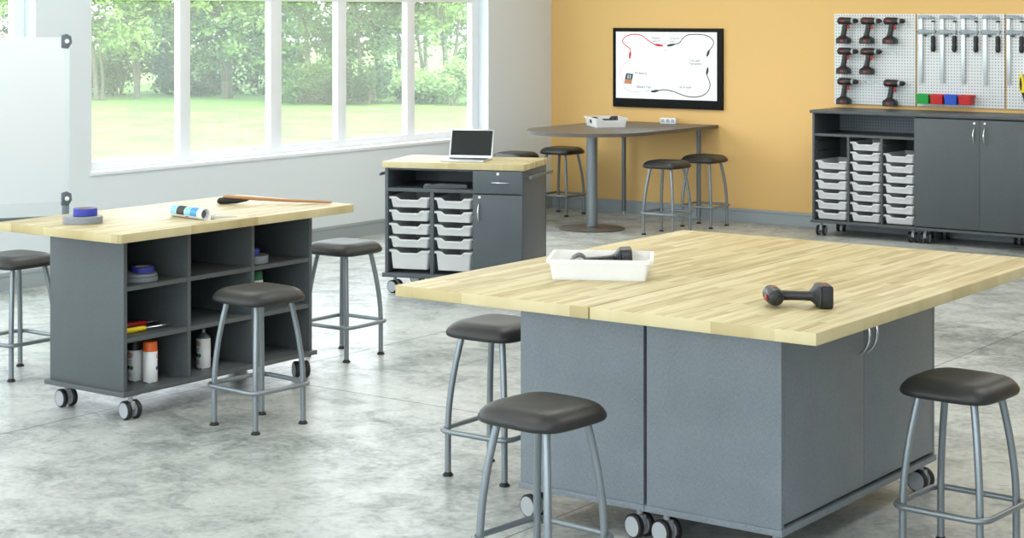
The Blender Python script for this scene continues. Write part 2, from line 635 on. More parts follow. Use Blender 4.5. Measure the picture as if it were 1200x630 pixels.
def island_unit(x0, x1, cx0, cx1, doors, label):
    t = thing('rolling_workbench', label, 'workbench', (cx0, Acy0, 0), 0, 'butcher block island units')
    W, D = cx1 - cx0, Acy1 - Acy0
    slab_top(t, x1 - x0, Ay1 - Ay0, HT - TT, HT, x0=x0 - cx0, y0=Ay0 - Acy0)
    MB().box(-.006, W + .006, -.006, D + .006, ZB, ZT, .002).build('base_board', LAM, t)
    b = MB()
    z1 = HT - TT
    b.box(0, W, 0, .02, ZT, z1, .001)
    b.box(0, W, D - .02, D, ZT, z1, .001)
    back = (0, .02) if doors == '+X' else (W - .02, W)
    b.box(back[0], back[1], .02, D - .02, ZT, z1)
    b.box(.02, W - .02, .02, D - .02, z1 - .02, z1)
    b.box(.03, W - .03, D / 2 - .01, D / 2 + .01, ZT, z1 - .02)
    b.box(.03, W - .06, .02, D - .02, .5, .52)
    b.build('cabinet_body', LAM, t)
    if doors == '+X':
        MB().box(W - .026, W - .022, .021, D - .021, ZT + .001, z1 - .021).build('inner_shadow_panel', GAP, t)
        for a, c, hy in ((.0235, D / 2 - .002, D / 2 - .034), (D / 2 + .002, D - .0235, D / 2 + .034)):
            d = MB().box(W - .02, W, a, c, ZT + .016, z1 - .004, .0012).build('door', LAM, t)
            arc_handle(d, 'handle', (W, hy, .735), .16, .038, 'Z', '+X', .0055)
    else:
        for a, c, hy in ((.0235, D / 2 - .002, D / 2 - .034), (D / 2 + .002, D - .0235, D / 2 + .034)):
            d = MB().box(0, .02, a, c, ZT + .016, z1 - .004, .0012).build('door', LAM, t)
            d2 = arc_handle(d, 'handle', (0, hy, .735), .16, .038, 'Z', '+X', .0055)
            d2.scale = (-1, 1, 1)
    for (px, py, a) in ((.03 if doors == '-X' else .055, .05, 78), (W - .05, .055, 74), (.055, D - .06, 80), (W - .035, D - .06, 84)):
        make_caster(t, (px, py, 0), R(a))
    return t
island_unit(Ax0, ASX - .0025, Acx0, ASX - .007, '-X', 'left half of the large butcher block island, topped by the frosted tray')
island_unit(ASX + .0025, Ax1, ASX + .007, Acx1, '+X', 'right half of the large butcher block island with two grey doors and chrome handles')

# ------------------------------------------------------------------ cubby island
Bx0, Bx1, By0, By1 = -7.262, -6.386, 5.700, 7.362
Bcx0, Bcx1, Bcy0, Bcy1 = -7.072, -6.541, 5.866, 7.188
t = thing('cubby_workbench', 'butcher block topped grey island with nine open cubbies on wheels', 'workbench', (Bcx0, Bcy0, 0))
BW, BD = Bcx1 - Bcx0, Bcy1 - Bcy0
m = MB().prism([(x + (Bx0 + Bx1) / 2 - Bcx0, y + (By0 + By1) / 2 - Bcy0) for x, y in rrect((Bx1 - Bx0) / 2, (By1 - By0) / 2, .022, 4)], HT - TT, HT, .004)
def fnB(f):
    f.material_index = 1 if abs(f.normal.y) > .7 else 0
m.build('tabletop', [WOODY, WOODX], t, fn=fnB, ang=30)
MB().box(-.02, BW + .02, -.02, BD + .02, ZB, ZT, .002).build('base_board', LAMB, t)
z1 = HT - TT
b = MB()
b.box(0, BW, 0, .022, ZT, z1, .001).box(0, BW, BD - .022, BD, ZT, z1, .001).box(0, .02, .022, BD - .022, ZT, z1)
b.build('cabinet_body', LAMB, t)
PY = [6.2935, 6.7415]
for y in PY:
    MB().box(.02, BW - .002, y - Bcy0 - .011, y - Bcy0 + .011, ZT, z1, .001).build('divider', LAMB, t)
cols = [(.022, PY[0] - Bcy0 - .011), (PY[0] - Bcy0 + .011, PY[1] - Bcy0 - .011), (PY[1] - Bcy0 + .011, BD - .022)]
SZ = [.378, .624]
for z in SZ:
    for a, c in cols:
        MB().box(.02, BW - .004, a, c, z - .011, z + .011, .001).build('shelf', LAMB, t)
for (px, py, a) in ((.05, .06, 82), (BW - .015, .055, 82), (BW - .02, BD - .065, 60), (.05, BD - .07, 75)):
    make_caster(t, (px, py, 0), R(a))

# ------------------------------------------------------------------ trays
def tray_mb(w, d, h, drop=.019, taper=.012, flange=.012, corner=.02):
    pts = []
    def ring(ins, z, scoop):
        hx, hy = w / 2 - ins, d / 2 - ins
        r = max(corner - ins * .5, .006)
        out = []
        segs = 4
        for cx, cy, a0 in ((hx - r, -hy + r, 270), (hx - r, hy - r, 0), (-hx + r, hy - r, 90), (-hx + r, -hy + r, 180)):
            for k in range(segs + 1):
                a = R(a0 + 90 * k / segs)
                out.append((cx + r * math.cos(a), cy + r * math.sin(a), z))
        for fx_, dz in ((-.60, 0), (-.44, 1), (0, 1), (.44, 1), (.60, 0)):
            out.append((fx_ * w / 2, -hy, z - (drop * dz if scoop else 0)))
        return out
    rings = [ring(flange + taper, 0, False), ring(flange, h - .012, True), ring(0, h - .012, True), ring(0, h, True), ring(flange + .003, h, True), ring(flange + taper + .003, .004, False)]
    m_ = MB()
    m_.loft(rings)
    return m_

def make_tray(name, label, w, d, h, loc, rz=0, group=None, me=None, cat='tray', rot=None):
    if me is None:
        o = tray_mb(w, d, h).build(name, TRAY, None, loc, (0, 0, rz), ang=45)
    else:
        o = bpy.data.objects.new(name, me)
        C.objects.link(o)
        o.location = loc
        o.rotation_euler = (0, 0, rz)
    tag(o, label, cat, group)
    return o

# ------------------------------------------------------------------ laptop cart
cy = .3388
t = thing('storage_cart', 'wheeled grey cart with butcher block top, white trays, drawer and door', 'cart', (-8.0674, 9.5791, 0), cy)
CART = t
CWd, CD = 1.024, .616
slab_top(t, CWd, CD, HT - TT, HT, long_axis='X')
BL_, BR_ = .018, 1.012
y0, y1 = .012, CD - .02
MB().box(0, BR_ + .01, 0, CD - .01, ZB, ZT + .006, .002).build('base_board', LAMC, t)
b = MB()
zb = ZT + .006
b.box(BL_, BL_ + .022, y0, y1, zb, z1, .001).box(BR_ - .02, BR_, y0, y1, zb, z1, .001).box(BL_, BR_, y1 - .018, y1, zb, z1)
b.box(.654, .674, y0 + .004, y1 - .018, zb, z1, .001).box(BL_ + .022, BR_ - .02, y0 + .02, y1 - .02, z1 - .015, z1)
b.box(.674, BR_ - .02, y0 + .02, y1 - .02, .700, .712)
b.build('cabinet_body', LAMC, t)
MB().box(.347, .371, y0 + .004, y1 - .018, zb, .708, .001).build('divider', LAMC, t)
MB().box(BL_ + .022, .654, y0 + .002, y1 - .018, .708, .732, .001).build('shelf', LAMC, t)
MB().box(.664, BR_ - .001, y0 + .001, y0 + .01, zb, z1 - .001).build('inner_shadow_panel', GAP, t)
dr = MB().box(.664, BR_ - .003, y0 - .012, y0 + .006, .712, z1 - .005, .001).build('drawer', LAMC, t)
arc_handle(dr, 'handle', (.853, y0 - .012, .788), .13, .022, 'X', '-Y', .0042)
lock(dr, (.838, y0 - .012, .847))
do = MB().box(.664, BR_ - .003, y0 - .012, y0 + .006, zb + .004, .704, .001).build('door', LAMC, t)
arc_handle(do, 'handle', (.703, y0 - .012, .582), .12, .026, 'Z', '-Y', .0055)
lock(do, (.708, y0 - .012, .686))
for sx, xx in ((-1, BL_), (1, BR_)):
    q = xx + sx * .045
    MB().tube([(xx, .10, .822), (q - sx * .01, .10, .822), (q, .09, .822)], .008, 10).tube([(xx, .52, .822), (q, .52, .822)], .008, 10).box(q - .006, q + .006, .03, .60, .812, .834, .003).build('push_bar', STEELD, t)
slots = [(BL_ + .022, .347), (.371, .654)]
rims = [.672, .580, .488, .397, .305]
for a, c in slots:
    for zr in rims:
        for s, xx in ((1, a), (-1, c)):
            MB().box(min(xx, xx + s * .014), max(xx, xx + s * .014), y0 + .02, y1 - .03, zr - .024, zr - .013).build('tray_runner', LAMD, t)
for (px, py, a) in ((.07, .075, 70), (CWd - .07, .075, 60), (.07, CD - .08, 80), (CWd - .07, CD - .08, 75)):
    make_caster(t, (px, py, 0), R(a))
MC = Matrix.Translation((-8.0674, 9.5791, 0)) @ Matrix.Rotation(cy, 4, 'Z')
ORD = ['topmost', 'second from top', 'third from top', 'fourth from top', 'deep bottom']
for ci, (a, c) in enumerate(slots):
    sh = dp = None
    for k, zr in enumerate(rims):
        h = .074 if k < 4 else .131
        w = c - a - .008
        p = MC @ Vector(((a + c) / 2, .006 + .27, zr - h))
        me = None if (k in (0, 4)) else sh
        o = make_tray('storage_tray', '%s white tray in the %s column of the laptop cart' % (ORD[k], ['left', 'right'][ci]), w, .54, h, p, cy, 'white trays in the laptop cart', me)
        if k == 0:
            sh = o.data

# laptop on the cart
def cart(u, v, z): return MC @ Vector((u, v, z))
lp = cart(.54, .22, HT)
t = thing('laptop', 'open silver laptop with dark screen on the wheeled cart', 'laptop', lp, cy + .03)
MB().box(-.158, .158, -.11, .11, 0, .012, .004).build('base', SILVER, t)
MB().box(-.135, .135, -.015, .085, .0118, .0135).build('keyboard', BLACK, t)
MB().box(-.045, .045, -.095, -.03, .0118, .0126).build('trackpad', GREYP, t)
l = MB().box(-.158, .158, -.004, .004, 0, .205, .003).build('lid', SILVER, t, (0, .112, .010), (R(-16), 0, 0))
MB().box(-.148, .148, -.0052, -.0042, .018, .196).build('screen', GLASSD, l)

# dark tool on the cart shelf
DEVG = mat('dark_grey_device', lin(74, 80, 84), .4)
t = thing('cordless_handset', 'flat dark grey device with angled front end on the cart shelf', 'device', cart(.37, .13, .732), cy + R(12))
MB().loft([[(-.10, y * .055, z) for y, z in ((-1, 0), (1, 0), (.9, .018), (-.9, .018))], [(.02, y * .05, z) for y, z in ((-1, 0), (1, 0), (.9, .03), (-.9, .03))], [(.20, y * .04, z) for y, z in ((-1, 0), (1, 0), (.9, .024), (-.9, .024))]]).build('body', DEVG, t)
MB().box(-.095, -.055, -.04, .04, .019, .024, .003).build('button_pad', GREYP, t)

# ------------------------------------------------------------------ wall storage run under the pegboards
Ey0, EH = 14.276, 1.093
EB = OY - .03
Ex0, Ex1, Ex2 = -7.135, -6.179, -5.045
t = thing('tray_cabinet', 'low dark grey cabinet with three columns of white trays under the drill pegboard', 'cabinet', (Ex0, Ey0, 0))
W, D = Ex1 - Ex0, EB - Ey0
zt = EH - .026
MB().box(-.012, W, -.012, D, ZB, ZT, .002).build('base_board', LAMD, t)
b = MB()
b.box(0, .021, 0, D, ZT, zt, .001).box(W - .012, W, 0, D, ZT, zt, .001)
b.box(.021, W - .012, D - .016, D, ZT, .87)
b.build('cabinet_body', LAMD, t)
MB().box(.021, W - .012, D - .016, D - .006, .89, zt).build('perforated_back', PEGD, t)
MB().box(.021, W - .012, .004, D - .016, .868, .89, .001).build('shelf', LAMD, t)
dv = [-6.797 - Ex0, -6.488 - Ex0]
for x in dv:
    MB().box(x - .009, x + .009, .004, D - .016, ZT, .868, .001).build('divider', LAMD, t)
ec = [(.021, dv[0] - .009), (dv[0] + .009, dv[1] - .009), (dv[1] + .009, W - .012)]
ez = [.224 + .0868 * k for k in range(8)]
for a, c in ec:
    for zr in ez:
        for s, xx in ((1, a), (-1, c)):
            MB().box(min(xx, xx + s * .013), max(xx, xx + s * .013), .02, D - .03, zr - .024, zr - .013).build('tray_runner', LAMD, t)
for (px, py, a) in ((.06, .06, 8), (W - .045, .06, 10), (.07, D - .09, 20), (W - .06, D - .09, 15)):
    make_caster(t, (px, py, 0), R(a))
NT = [6, 8, 7]
NUM = ['bottom', 'second from bottom', 'third from bottom', 'fourth from bottom', 'fifth from bottom', 'sixth from bottom', 'seventh from bottom', 'topmost']
for ci, (a, c) in enumerate(ec):
    me = None
    for k in range(NT[ci]):
        nm = 'topmost' if k == NT[ci] - 1 else NUM[k]
        o = make_tray('storage_tray', '%s white tray in the %s column of the wall cabinet' % (nm, ['left', 'middle', 'right'][ci]), c - a - .008, .44, .073,
                      (Ex0 + (a + c) / 2, Ey0 + .002 + .22, ez[k] - .073), 0, 'white trays in the wall cabinet', me)
        me = o.data
t = thing('door_cabinet', 'low dark grey two door cabinet with curved chrome pulls under the clamp pegboard', 'cabinet', (Ex1 + .003, Ey0, 0))
W = Ex2 - Ex1
MB().box(0, W + .01, -.012, D, ZB, ZT, .002).build('base_board', LAMD, t)
b = MB()
b.box(0, .02, .003, D, ZT, zt).box(W - .02, W, .003, D, ZT, zt).box(.02, W - .02, D - .016, D, ZT, zt).box(.02, W - .02, .03, D - .02, .6, .62).box(.02, W - .02, .03, D - .02, zt - .02, zt)
b.build('cabinet_body', LAMD, t)
MB().box(.0, W, .0025, .006, ZT, zt).build('inner_shadow_panel', GAP, t)
mid = -5.612 - Ex1 - .003
for a, c, hx in ((.002, mid - .0015, mid - .045), (mid + .0015, W - .002, mid + .045)):
    d = MB().box(a, c, -.016, .003, ZT + .012, zt - .012, .0012).build('door', LAMD, t)
    arc_handle(d, 'handle', (hx, -.016, .925), .14, .03, 'Z', '-Y', .006)
    lock(d, (hx, -.016, 1.03))
for (px, py, a) in ((.06, .06, 8), (W - .06, .06, 10), (.08, D - .09, 20), (W - .4, D - .09, 15)):
    make_caster(t, (px, py, 0), R(a))
o = MB().box(Ex0 - .018, Ex2 + .02, Ey0 - .016, OY - .001, zt, EH, .003).build('worktop', LAMD)
tag(o, 'continuous dark grey worktop over the tray cabinet and door cabinet', 'worktop')

# ------------------------------------------------------------------ rounded table
DH = .89
t = thing('peninsula_table', 'dark round-ended table against the orange wall on a steel column', 'table', (-8.955, 13.555, 0))
poly = [(.585, 1.255), (-.585, 1.255)] + [(.585 * math.cos(R(180 + 180 * k / 40)), .585 * math.sin(R(180 + 180 * k / 40))) for k in range(41)]
MB().prism(poly[::-1], DH - .03, DH, .004).build('tabletop', TOPD, t)
MB().lathe([(.05, .012), (.05, DH - .04), (.11, DH - .04), (.11, DH - .03), (.01, DH - .03)], 32).build('column', STEEL, t)
MB().lathe([(.001, 0), (.295, 0), (.298, .006), (.28, .014), (.06, .018), (.052, .03), (.001, .03)], 48).build('base_plate', TOPD, t)
for x in (-.40, .43):
    l = MB().lathe([(.021, .03), (.021, DH - .036), (.045, DH - .036), (.045, DH - .03), (.001, DH - .03)], 20).build('leg', STEELD, t, (x, 1.16, 0))
    MB().lathe([(.001, 0), (.02, 0), (.02, .008), (.008, .012), (.008, .03), (.001, .03)], 16).build('foot_glide', CHROME, l)

# white outlet box
t = thing('outlet_box', 'small white power outlet box on the round-ended table by the wall', 'outlet box', (-8.84, 14.70, DH), 0)
MB().box(-.085, .085, -.025, .025, 0, .055, .006).build('housing', WHITEP, t)
for x in (-.055, 0, .055):
    s = MB().box(x - .019, x + .019, -.0275, -.024, .012, .044, .002).build('socket', GREYP, t)

# ------------------------------------------------------------------ drills
REDD = mat('muted_red_plastic', lin(150, 46, 44), .45)
def make_drill(name='cordless_drill'):
    t = thing(name, 'x', 'drill')
    AX = axis_x()
    MB().lathe([(.001, -.082), (.018, -.081), (.028, -.074), (.032, -.06), (.034, -.03), (.034, .015), (.031, .04), (.026, .05), (.001, .05)], 20, 0, AX).build('motor_housing', BLACK, t)
    MB().lathe([(.001, .048), (.027, .048), (.0275, .062), (.025, .066), (.001, .066)], 20, 0, AX).build('clutch_ring', GREYP, t)
    MB().lathe([(.001, .064), (.022, .064), (.022, .085), (.013, .103), (.006, .106), (.001, .106)], 16, 0, AX).build('chuck', RUBBER, t)
    secs = []
    for u in range(7):
        v = u / 6
        cx, cz = -.008 - .028 * v, -.022 - .135 * v
        hx = .026 - .004 * math.sin(v * math.pi)
        hy = .0185 - .002 * math.sin(v * math.pi)
        secs.append([(cx + hx * math.copysign(abs(math.cos(a)) ** .7, math.cos(a)), hy * math.copysign(abs(math.sin(a)) ** .7, math.sin(a)), cz) for a in [2 * math.pi * k / 16 for k in range(16)]])
    MB().loft(secs).build('grip', BLACK, t)
    MB().box(.006, .022, -.009, .009, -.075, -.034, .005).build('trigger', REDP, t)
    MB().box(-.066, -.030, -.010, .010, .030, .036, .002).build('top_slider', REDD, t)
    bt = MB().loft([[(x - .032, y, -.134) for x, y in rrect(.022, .018, .012, 3)], [(x - .028, y, -.147) for x, y in rrect(.036, .028, .014, 3)], [(x - .028, y, -.158) for x, y in rrect(.052, .039, .014, 3)], [(x - .028, y, -.164) for x, y in rrect(.055, .042, .012, 3)], [(x - .028, y, -.166) for x, y in rrect(.053, .040, .012, 3)], [(x - .028, y, -.168) for x, y in rrect(.056, .042, .012, 3)], [(x - .028, y, -.204) for x, y in rrect(.056, .042, .010, 3)], [(x - .028, y, -.209) for x, y in rrect(.052, .038, .010, 3)]]).build('battery', BLACK, t)
    MB().box(-.044, -.014, -.0432, -.036, -.195, -.174, .001).build('battery_badge', REDD, bt)
    MB().box(-.045, -.005, -.0345, -.03, -.008, .006, .001).build('side_badge', REDD, t)
    return t
PB = OY - .022
drill0 = make_drill()
cxs, czs = [-7.042, -6.818, -6.599], [1.786, 1.516, 1.247]
spots = [(0, 0, 'black cordless drill at the top left of the pegboard'), (1, 0, 'black cordless drill at the top middle of the pegboard'), (2, 0, 'black cordless drill at the top right of the drill pegboard'),
         (0, 1, 'black cordless drill in the middle row at the left edge of the pegboard'), (1, 1, 'black cordless drill in the middle row beside the empty hooks'),
         (0, 2, 'black cordless drill at the bottom left of the pegboard'), (2, 2, 'black cordless drill hanging alone at the bottom right of the drill pegboard')]
for i, (a, b_, lab) in enumerate(spots):
    o = drill0 if i == 0 else copy_tree(drill0)
    o.location = (cxs[a] + .010, PB - .058, czs[b_] + .080 - (.005 if (a, b_) == (2, 2) else 0))
    o.scale = (1.05, 1.0, .96)
    tag(o, lab, 'drill', 'cordless drills on the pegboard')
# drill lying on the island
o = copy_tree(drill0)
# local -Z (grip) along image right, local Y up, local X = chuck away from the viewer
g = Vector((math.cos(TH + R(2)), math.sin(TH + R(2)), 0))
zax = -g
yax = Vector((0, 0, -1))
xax = yax.cross(zax)
Mr = Matrix((xax, yax, zax)).transposed().to_4x4()
o.matrix_world = Matrix.Translation((-2.984, 5.664, HT + .0405)) @ Mr @ Matrix.Scale(.95, 4)
tag(o, 'black cordless drill lying on its side on the bare island top', 'drill')
# drill in the frosted tray
o = copy_tree(drill0)
TRZ = R(29)
tx, ty = -3.872, 5.925
g = Vector((math.cos(TRZ + R(6)), math.sin(TRZ + R(6)), 0))
g = (g + Vector((0, 0, .07))).normalized()
zax = -g
yax = Vector((0, 0, 1))
xax = yax.cross(zax).normalized()
yax = zax.cross(xax)
Mr = Matrix((xax, yax, zax)).transposed().to_4x4()
o.matrix_world = Matrix.Translation((tx - .09, ty - .02, HT + .046)) @ Mr
tag(o, 'black cordless drill lying inside the frosted tray on the island', 'drill')
# trays on tables (handle end of the tray = local -Y)
make_tray('storage_tray', 'shallow frosted tray holding a drill on the large island top', .30, .405, .080, (tx, ty, HT + .0005), TRZ + R(90))
make_tray('storage_tray', 'frosted white tray on the round-ended table by the orange wall', .32, .44, .085, (-9.11, 14.02, DH + .0005), R(47))
o = copy_tree(drill0)
zax = -Vector((math.cos(R(20)), math.sin(R(20)), 0))
yax = Vector((0, 0, 1))
xax = yax.cross(zax)
Mr = Matrix((xax, yax, zax)).transposed().to_4x4()
o.matrix_world = Matrix.Translation((-9.22, 13.99, DH + .052)) @ Mr
tag(o, 'dark drill lying in the tray on the round-ended table', 'drill')

# ------------------------------------------------------------------ pegboards and what hangs on them
for k, (a, b_, lab) in enumerate([(-7.181, -6.409, 'white perforated pegboard panel holding cordless drills'), (-6.393, -5.607, 'white perforated pegboard panel with clamps and coloured bins'), (-5.589, -4.80, 'white pegboard panel at the right edge with a single clamp and yellow tool')]):
    o = MB().box(-(b_ - a) / 2, (b_ - a) / 2, 0, .012, 0, .803, .001).build('pegboard', PEG, None, ((a + b_) / 2, OY - .018, 1.126))
    tag(o, lab, 'pegboard', 'pegboard panels on the orange wall')
BF = OY - .018     # face of the boards
def hook(x, z, lab):
    t = thing('pegboard_hook', lab, 'hook', (x, BF, z), 0, 'empty hooks on the drill pegboard')
    for dx in (-.045, .045):
        MB().tube([(dx, 0, 0), (dx, -.06, 0), (dx, -.068, .004), (dx, -.07, .02)], .003, 8).box(dx - .006, dx + .006, -.004, 0, -.02, .012, .001).build('prong', SILVER, t)
hook(-6.61, 1.585, 'empty pair of metal hooks in the middle row of the drill pegboard')
hook(-6.81, 1.325, 'empty pair of metal hooks in the bottom row of the drill pegboard')

def make_clamp():
    t = thing('bar_clamp', 'x', 'clamp')
    MB().box(-.015, .015, -.018, -.009, -.575, .01, .001).build('bar', SILVER, t)
    poly = [(-.022, .012), (.06, .012), (.125, -.006), (.13, -.016), (.105, -.018), (.055, -.010), (-.022, -.016)]
    Mx = Matrix.Rotation(R(90), 4, 'X')
    MB().prism(poly, .004, .026, .003, M=Mx).build('fixed_jaw', STEEL, t)
    poly = [(-.024, .02), (.03, .02), (.05, .012), (.135, .012), (.135, -.012), (.05, -.012), (.03, -.024), (-.024, -.024)]
    s = MB().prism(poly, .002, .028, .003, M=Matrix.Translation((0, 0, -.13)) @ Mx).build('sliding_jaw', STEEL, t)
    MB().box(-.034, -.02, -.02, -.01, -.138, -.126, .002).box(.03, .055, -.022, -.008, -.17, -.158, .003).build('catch_lever', RUBBER, s)
    MB().lathe([(.006, -.17), (.006, -.045)], 10, 0, Matrix.Translation((.115, -.015, 0))).build('screw', SILVER, t)
    MB().lathe([(.001, -.048), (.016, -.048), (.016, -.036), (.001, -.034)], 14, 0, Matrix.Translation((.115, -.015, 0))).build('pressure_pad', RUBBER, t)
    MB().lathe([(.001, -.304), (.015, -.302), (.021, -.285), (.022, -.262), (.018, -.235), (.021, -.215), (.020, -.175), (.012, -.163), (.001, -.163)], 16, 0, Matrix.Translation((.115, -.02, 0))).build('handle', BLACK, t)
    return t
cl0 = make_clamp()
CL = ['first steel bar clamp from the left, above the green bin', 'second steel bar clamp from the left on the middle pegboard', 'third steel bar clamp from the left on the middle pegboard', 'fourth and rightmost steel bar clamp on the middle pegboard', 'steel bar clamp on the rightmost pegboard at the picture edge']
for i, x in enumerate((-6.351, -6.158, -5.966, -5.772, -5.567)):
    o = cl0 if i == 0 else copy_tree(cl0)
    o.location = (x, BF - .002, 1.905)
    tag(o, CL[i], 'clamp', 'bar clamps on the pegboards')
for x, m_, lab in ((-6.300, GREENP, 'small green plastic bin on the pegboard'), (-6.173, REDP, 'small red plastic bin between the green and blue bins'), (-6.046, BLUEP, 'small blue plastic bin on the pegboard'), (-5.919, REDP, 'small red plastic bin at the right end of the bin row')):
    mb = tray_mb(.124, .11, .085, .004, .006, .004, .006)
    o = mb.build('parts_bin', m_, None, (x, BF - .057, 1.153), ang=45)
    tag(o, lab, 'bin', 'coloured bins on the pegboard')
# yellow tool
t = thing('utility_knife', 'yellow and black hand tool hanging at the right edge of the pegboard', 'hand tool', (-5.437, BF - .03, 1.28))
Mx = Matrix.Rotation(R(90), 4, 'X')
MB().prism([(-.03, .13), (-.005, .15), (.012, .10), (.014, .05), (.03, .02), (.024, -.02), (-.002, -.03), (-.022, .0), (-.032, .06)], -.012, .012, .004, M=Mx).build('body', YELLOWP, t)
MB().prism([(-.022, .11), (-.012, .12), (-.004, .06), (-.008, .01), (-.018, .01), (-.024, .06)], -.0145, .0145, .002, M=Mx).build('slider', RUBBER, t)
MB().prism([(-.008, -.012), (.04, -.004), (.052, -.06), (.056, -.13), (.022, -.135), (.008, -.06)], -.014, .014, .004, M=Mx).build('grip', RUBBER, t)
MB().prism([(.0, .14), (.05, .16), (.07, .05), (.06, .0), (.012, .03)], -.008, .008, .003, M=Mx).build('blade_guard', TAPEG, t)

# ------------------------------------------------------------------ wall display with circuit diagram
SX0, SX1, SZ0, SZ1 = -9.532, -8.318, 1.028, 1.791
t = thing('wall_display', 'black framed display on the orange wall showing a wired circuit diagram', 'display', ((SX0 + SX1) / 2, OY, SZ0))
w, h = SX1 - SX0, SZ1 - SZ0
MB().box(-w / 2, w / 2, -.030, -.003, 0, h, .004).build('frame', SCRB, t)
sx0, sx1, sz0, sz1 = -w / 2 + .038, w / 2 - .058, .086, h - .036
scr = MB().box(sx0, sx1, -.032, -.026, sz0, sz1).build('screen', SCRW, t)
def sp_(px, py, y=-.0325):
    u = (px - 45) / 745
    bot = 540 + 22 * u
    top = 45 + 5 * u
    v = (py - top) / (bot - top)
    return (sx0 + (sx1 - sx0) * u, y, sz1 - (sz1 - sz0) * v)
INK = mat('diagram_black_ink', lin(40, 40, 44), .5)
INKR = mat('diagram_red_ink', lin(214, 40, 60), .5)
INKP = mat('diagram_pink_ink', lin(236, 150, 160), .5)
INKB = mat('diagram_pale_blue_ink', lin(170, 195, 215), .5)
INKG = mat('diagram_grey_text', lin(105, 105, 114), .5)
INKO = mat('diagram_orange_ink', lin(206, 140, 100), .5)
def smooth(pts, n=6):
    P = [Vector(p) for p in pts]
    out = []
    for i in range(len(P) - 1):
        p0, p1, p2, p3 = P[max(i - 1, 0)], P[i], P[i + 1], P[min(i + 2, len(P) - 1)]
        for k in range(n):
            s = k / n
            out.append(.5 * ((2 * p1) + (-p0 + p2) * s + (2 * p0 - 5 * p1 + 4 * p2 - p3) * s * s + (-p0 + 3 * p1 - 3 * p2 + p3) * s ** 3))
    out.append(P[-1])
    return out
def flat_curve(pts, wd, m_, name):
    P = smooth([sp_(*p) for p in pts])
    mb = MB()
    rings = []
    n = len(P)
    for i in range(n):
        d = (P[min(i + 1, n - 1)] - P[max(i - 1, 0)]).normalized()
        nn = Vector((-d.z, 0, d.x))
        ww = wd[0] + (wd[1] - wd[0]) * math.sin(math.pi * i / (n - 1)) if isinstance(wd, tuple) else wd
        rings.append([P[i] + nn * ww, P[i] - nn * ww])
    vs = [p for r in rings for p in r]
    mb._add(vs, [(2 * i, 2 * i + 1, 2 * i + 3, 2 * i + 2) for i in range(n - 1)])
    return mb.build(name, m_, scr)
flat_curve([(155, 190), (150, 170), (112, 142), (96, 118), (108, 92), (140, 72), (190, 65), (240, 75), (290, 112), (340, 143)], .0048, INKR, 'diagram_wire')
flat_curve([(335, 141), (365, 146), (402, 150)], (.004, .012), INKR, 'diagram_clip')
flat_curve([(155, 192), (152, 220), (150, 250)], (.004, .013), INKR, 'diagram_clip')
flat_curve([(428, 151), (455, 146), (490, 138)], (.004, .012), INK, 'diagram_clip')
flat_curve([(490, 138), (520, 128), (545, 95), (580, 70), (650, 65), (720, 75), (760, 105), (765, 140), (737, 185)], .0046, INK, 'diagram_wire')
flat_curve([(738, 180), (728, 205), (718, 232)], (.004, .013), INK, 'diagram_clip')
flat_curve([(726, 310), (722, 340), (717, 368)], (.004, .013), INK, 'diagram_clip')
flat_curve([(718, 365), (735, 410), (742, 445), (725, 492), (680, 525), (610, 533), (550, 521), (490, 497), (440, 484), (400, 480), (365, 486)], .0046, INK, 'diagram_wire')
flat_curve([(370, 484), (340, 490), (308, 494)], (.004, .012), INK, 'diagram_clip')
flat_curve([(146, 262), (105, 288), (80, 330), (78, 372), (105, 425)], .0022, INKP, 'diagram_wire')
flat_curve([(306, 488), (230, 493), (160, 492), (115, 468), (104, 432)], .0022, INKB, 'diagram_wire')
flat_curve([(405, 140), (413, 128), (421, 140)], .003, INKP, 'diagram_wire')
def quad(pts, m_, name, y):
    mb = MB()
    mb._add([sp_(px, py, y) for px, py in pts], [(0, 1, 2, 3)])
    return mb.build(name, m_, scr)
quad([(124, 356), (176, 362), (168, 404), (114, 398)], INK, 'battery_picture', -.0326)
quad([(114, 398), (168, 404), (163, 438), (106, 432)], INKO, 'battery_picture', -.0326)
quad([(134, 366), (146, 367), (141, 396), (129, 395)], INKB, 'battery_picture', -.0328)
quad([(152, 368), (162, 369), (157, 398), (147, 397)], INKB, 'battery_picture', -.0328)
def text(s, px, py, size, m_, parent=scr):
    cu = bpy.data.curves.new('caption', 'FONT')
    cu.body = s
    cu.size = size
    cu.align_x = 'LEFT'
    cu.space_line = .95
    cu.extrude = .0003
    tmp = bpy.data.objects.new('caption_curve', cu)
    me = bpy.data.meshes.new_from_object(tmp)
    bpy.data.objects.remove(tmp)
    me.name = 'caption'
    me.materials.clear()
    me.materials.append(m_)
    o = bpy.data.objects.new('caption', me)
    C.objects.link(o)
    o.parent = parent
    o.location = sp_(px, py, -.0332)
    o.rotation_euler = (R(90), 0, 0)
    return o
text('Positive\nLead (+)', 315, 100, .030, INKG)
text('Ground\nLead (-)', 448, 102, .030, INKG)
text('+ LED', 388, 192, .024, INKP)
text('Test Lead\nTest points', 590, 268, .030, INKG)
text('9V Battery', 190, 363, .032, INKG)
text('Battery Clip', 205, 465, .032, INKG)
text('Clip & Lead', 510, 466, .030, INKG)

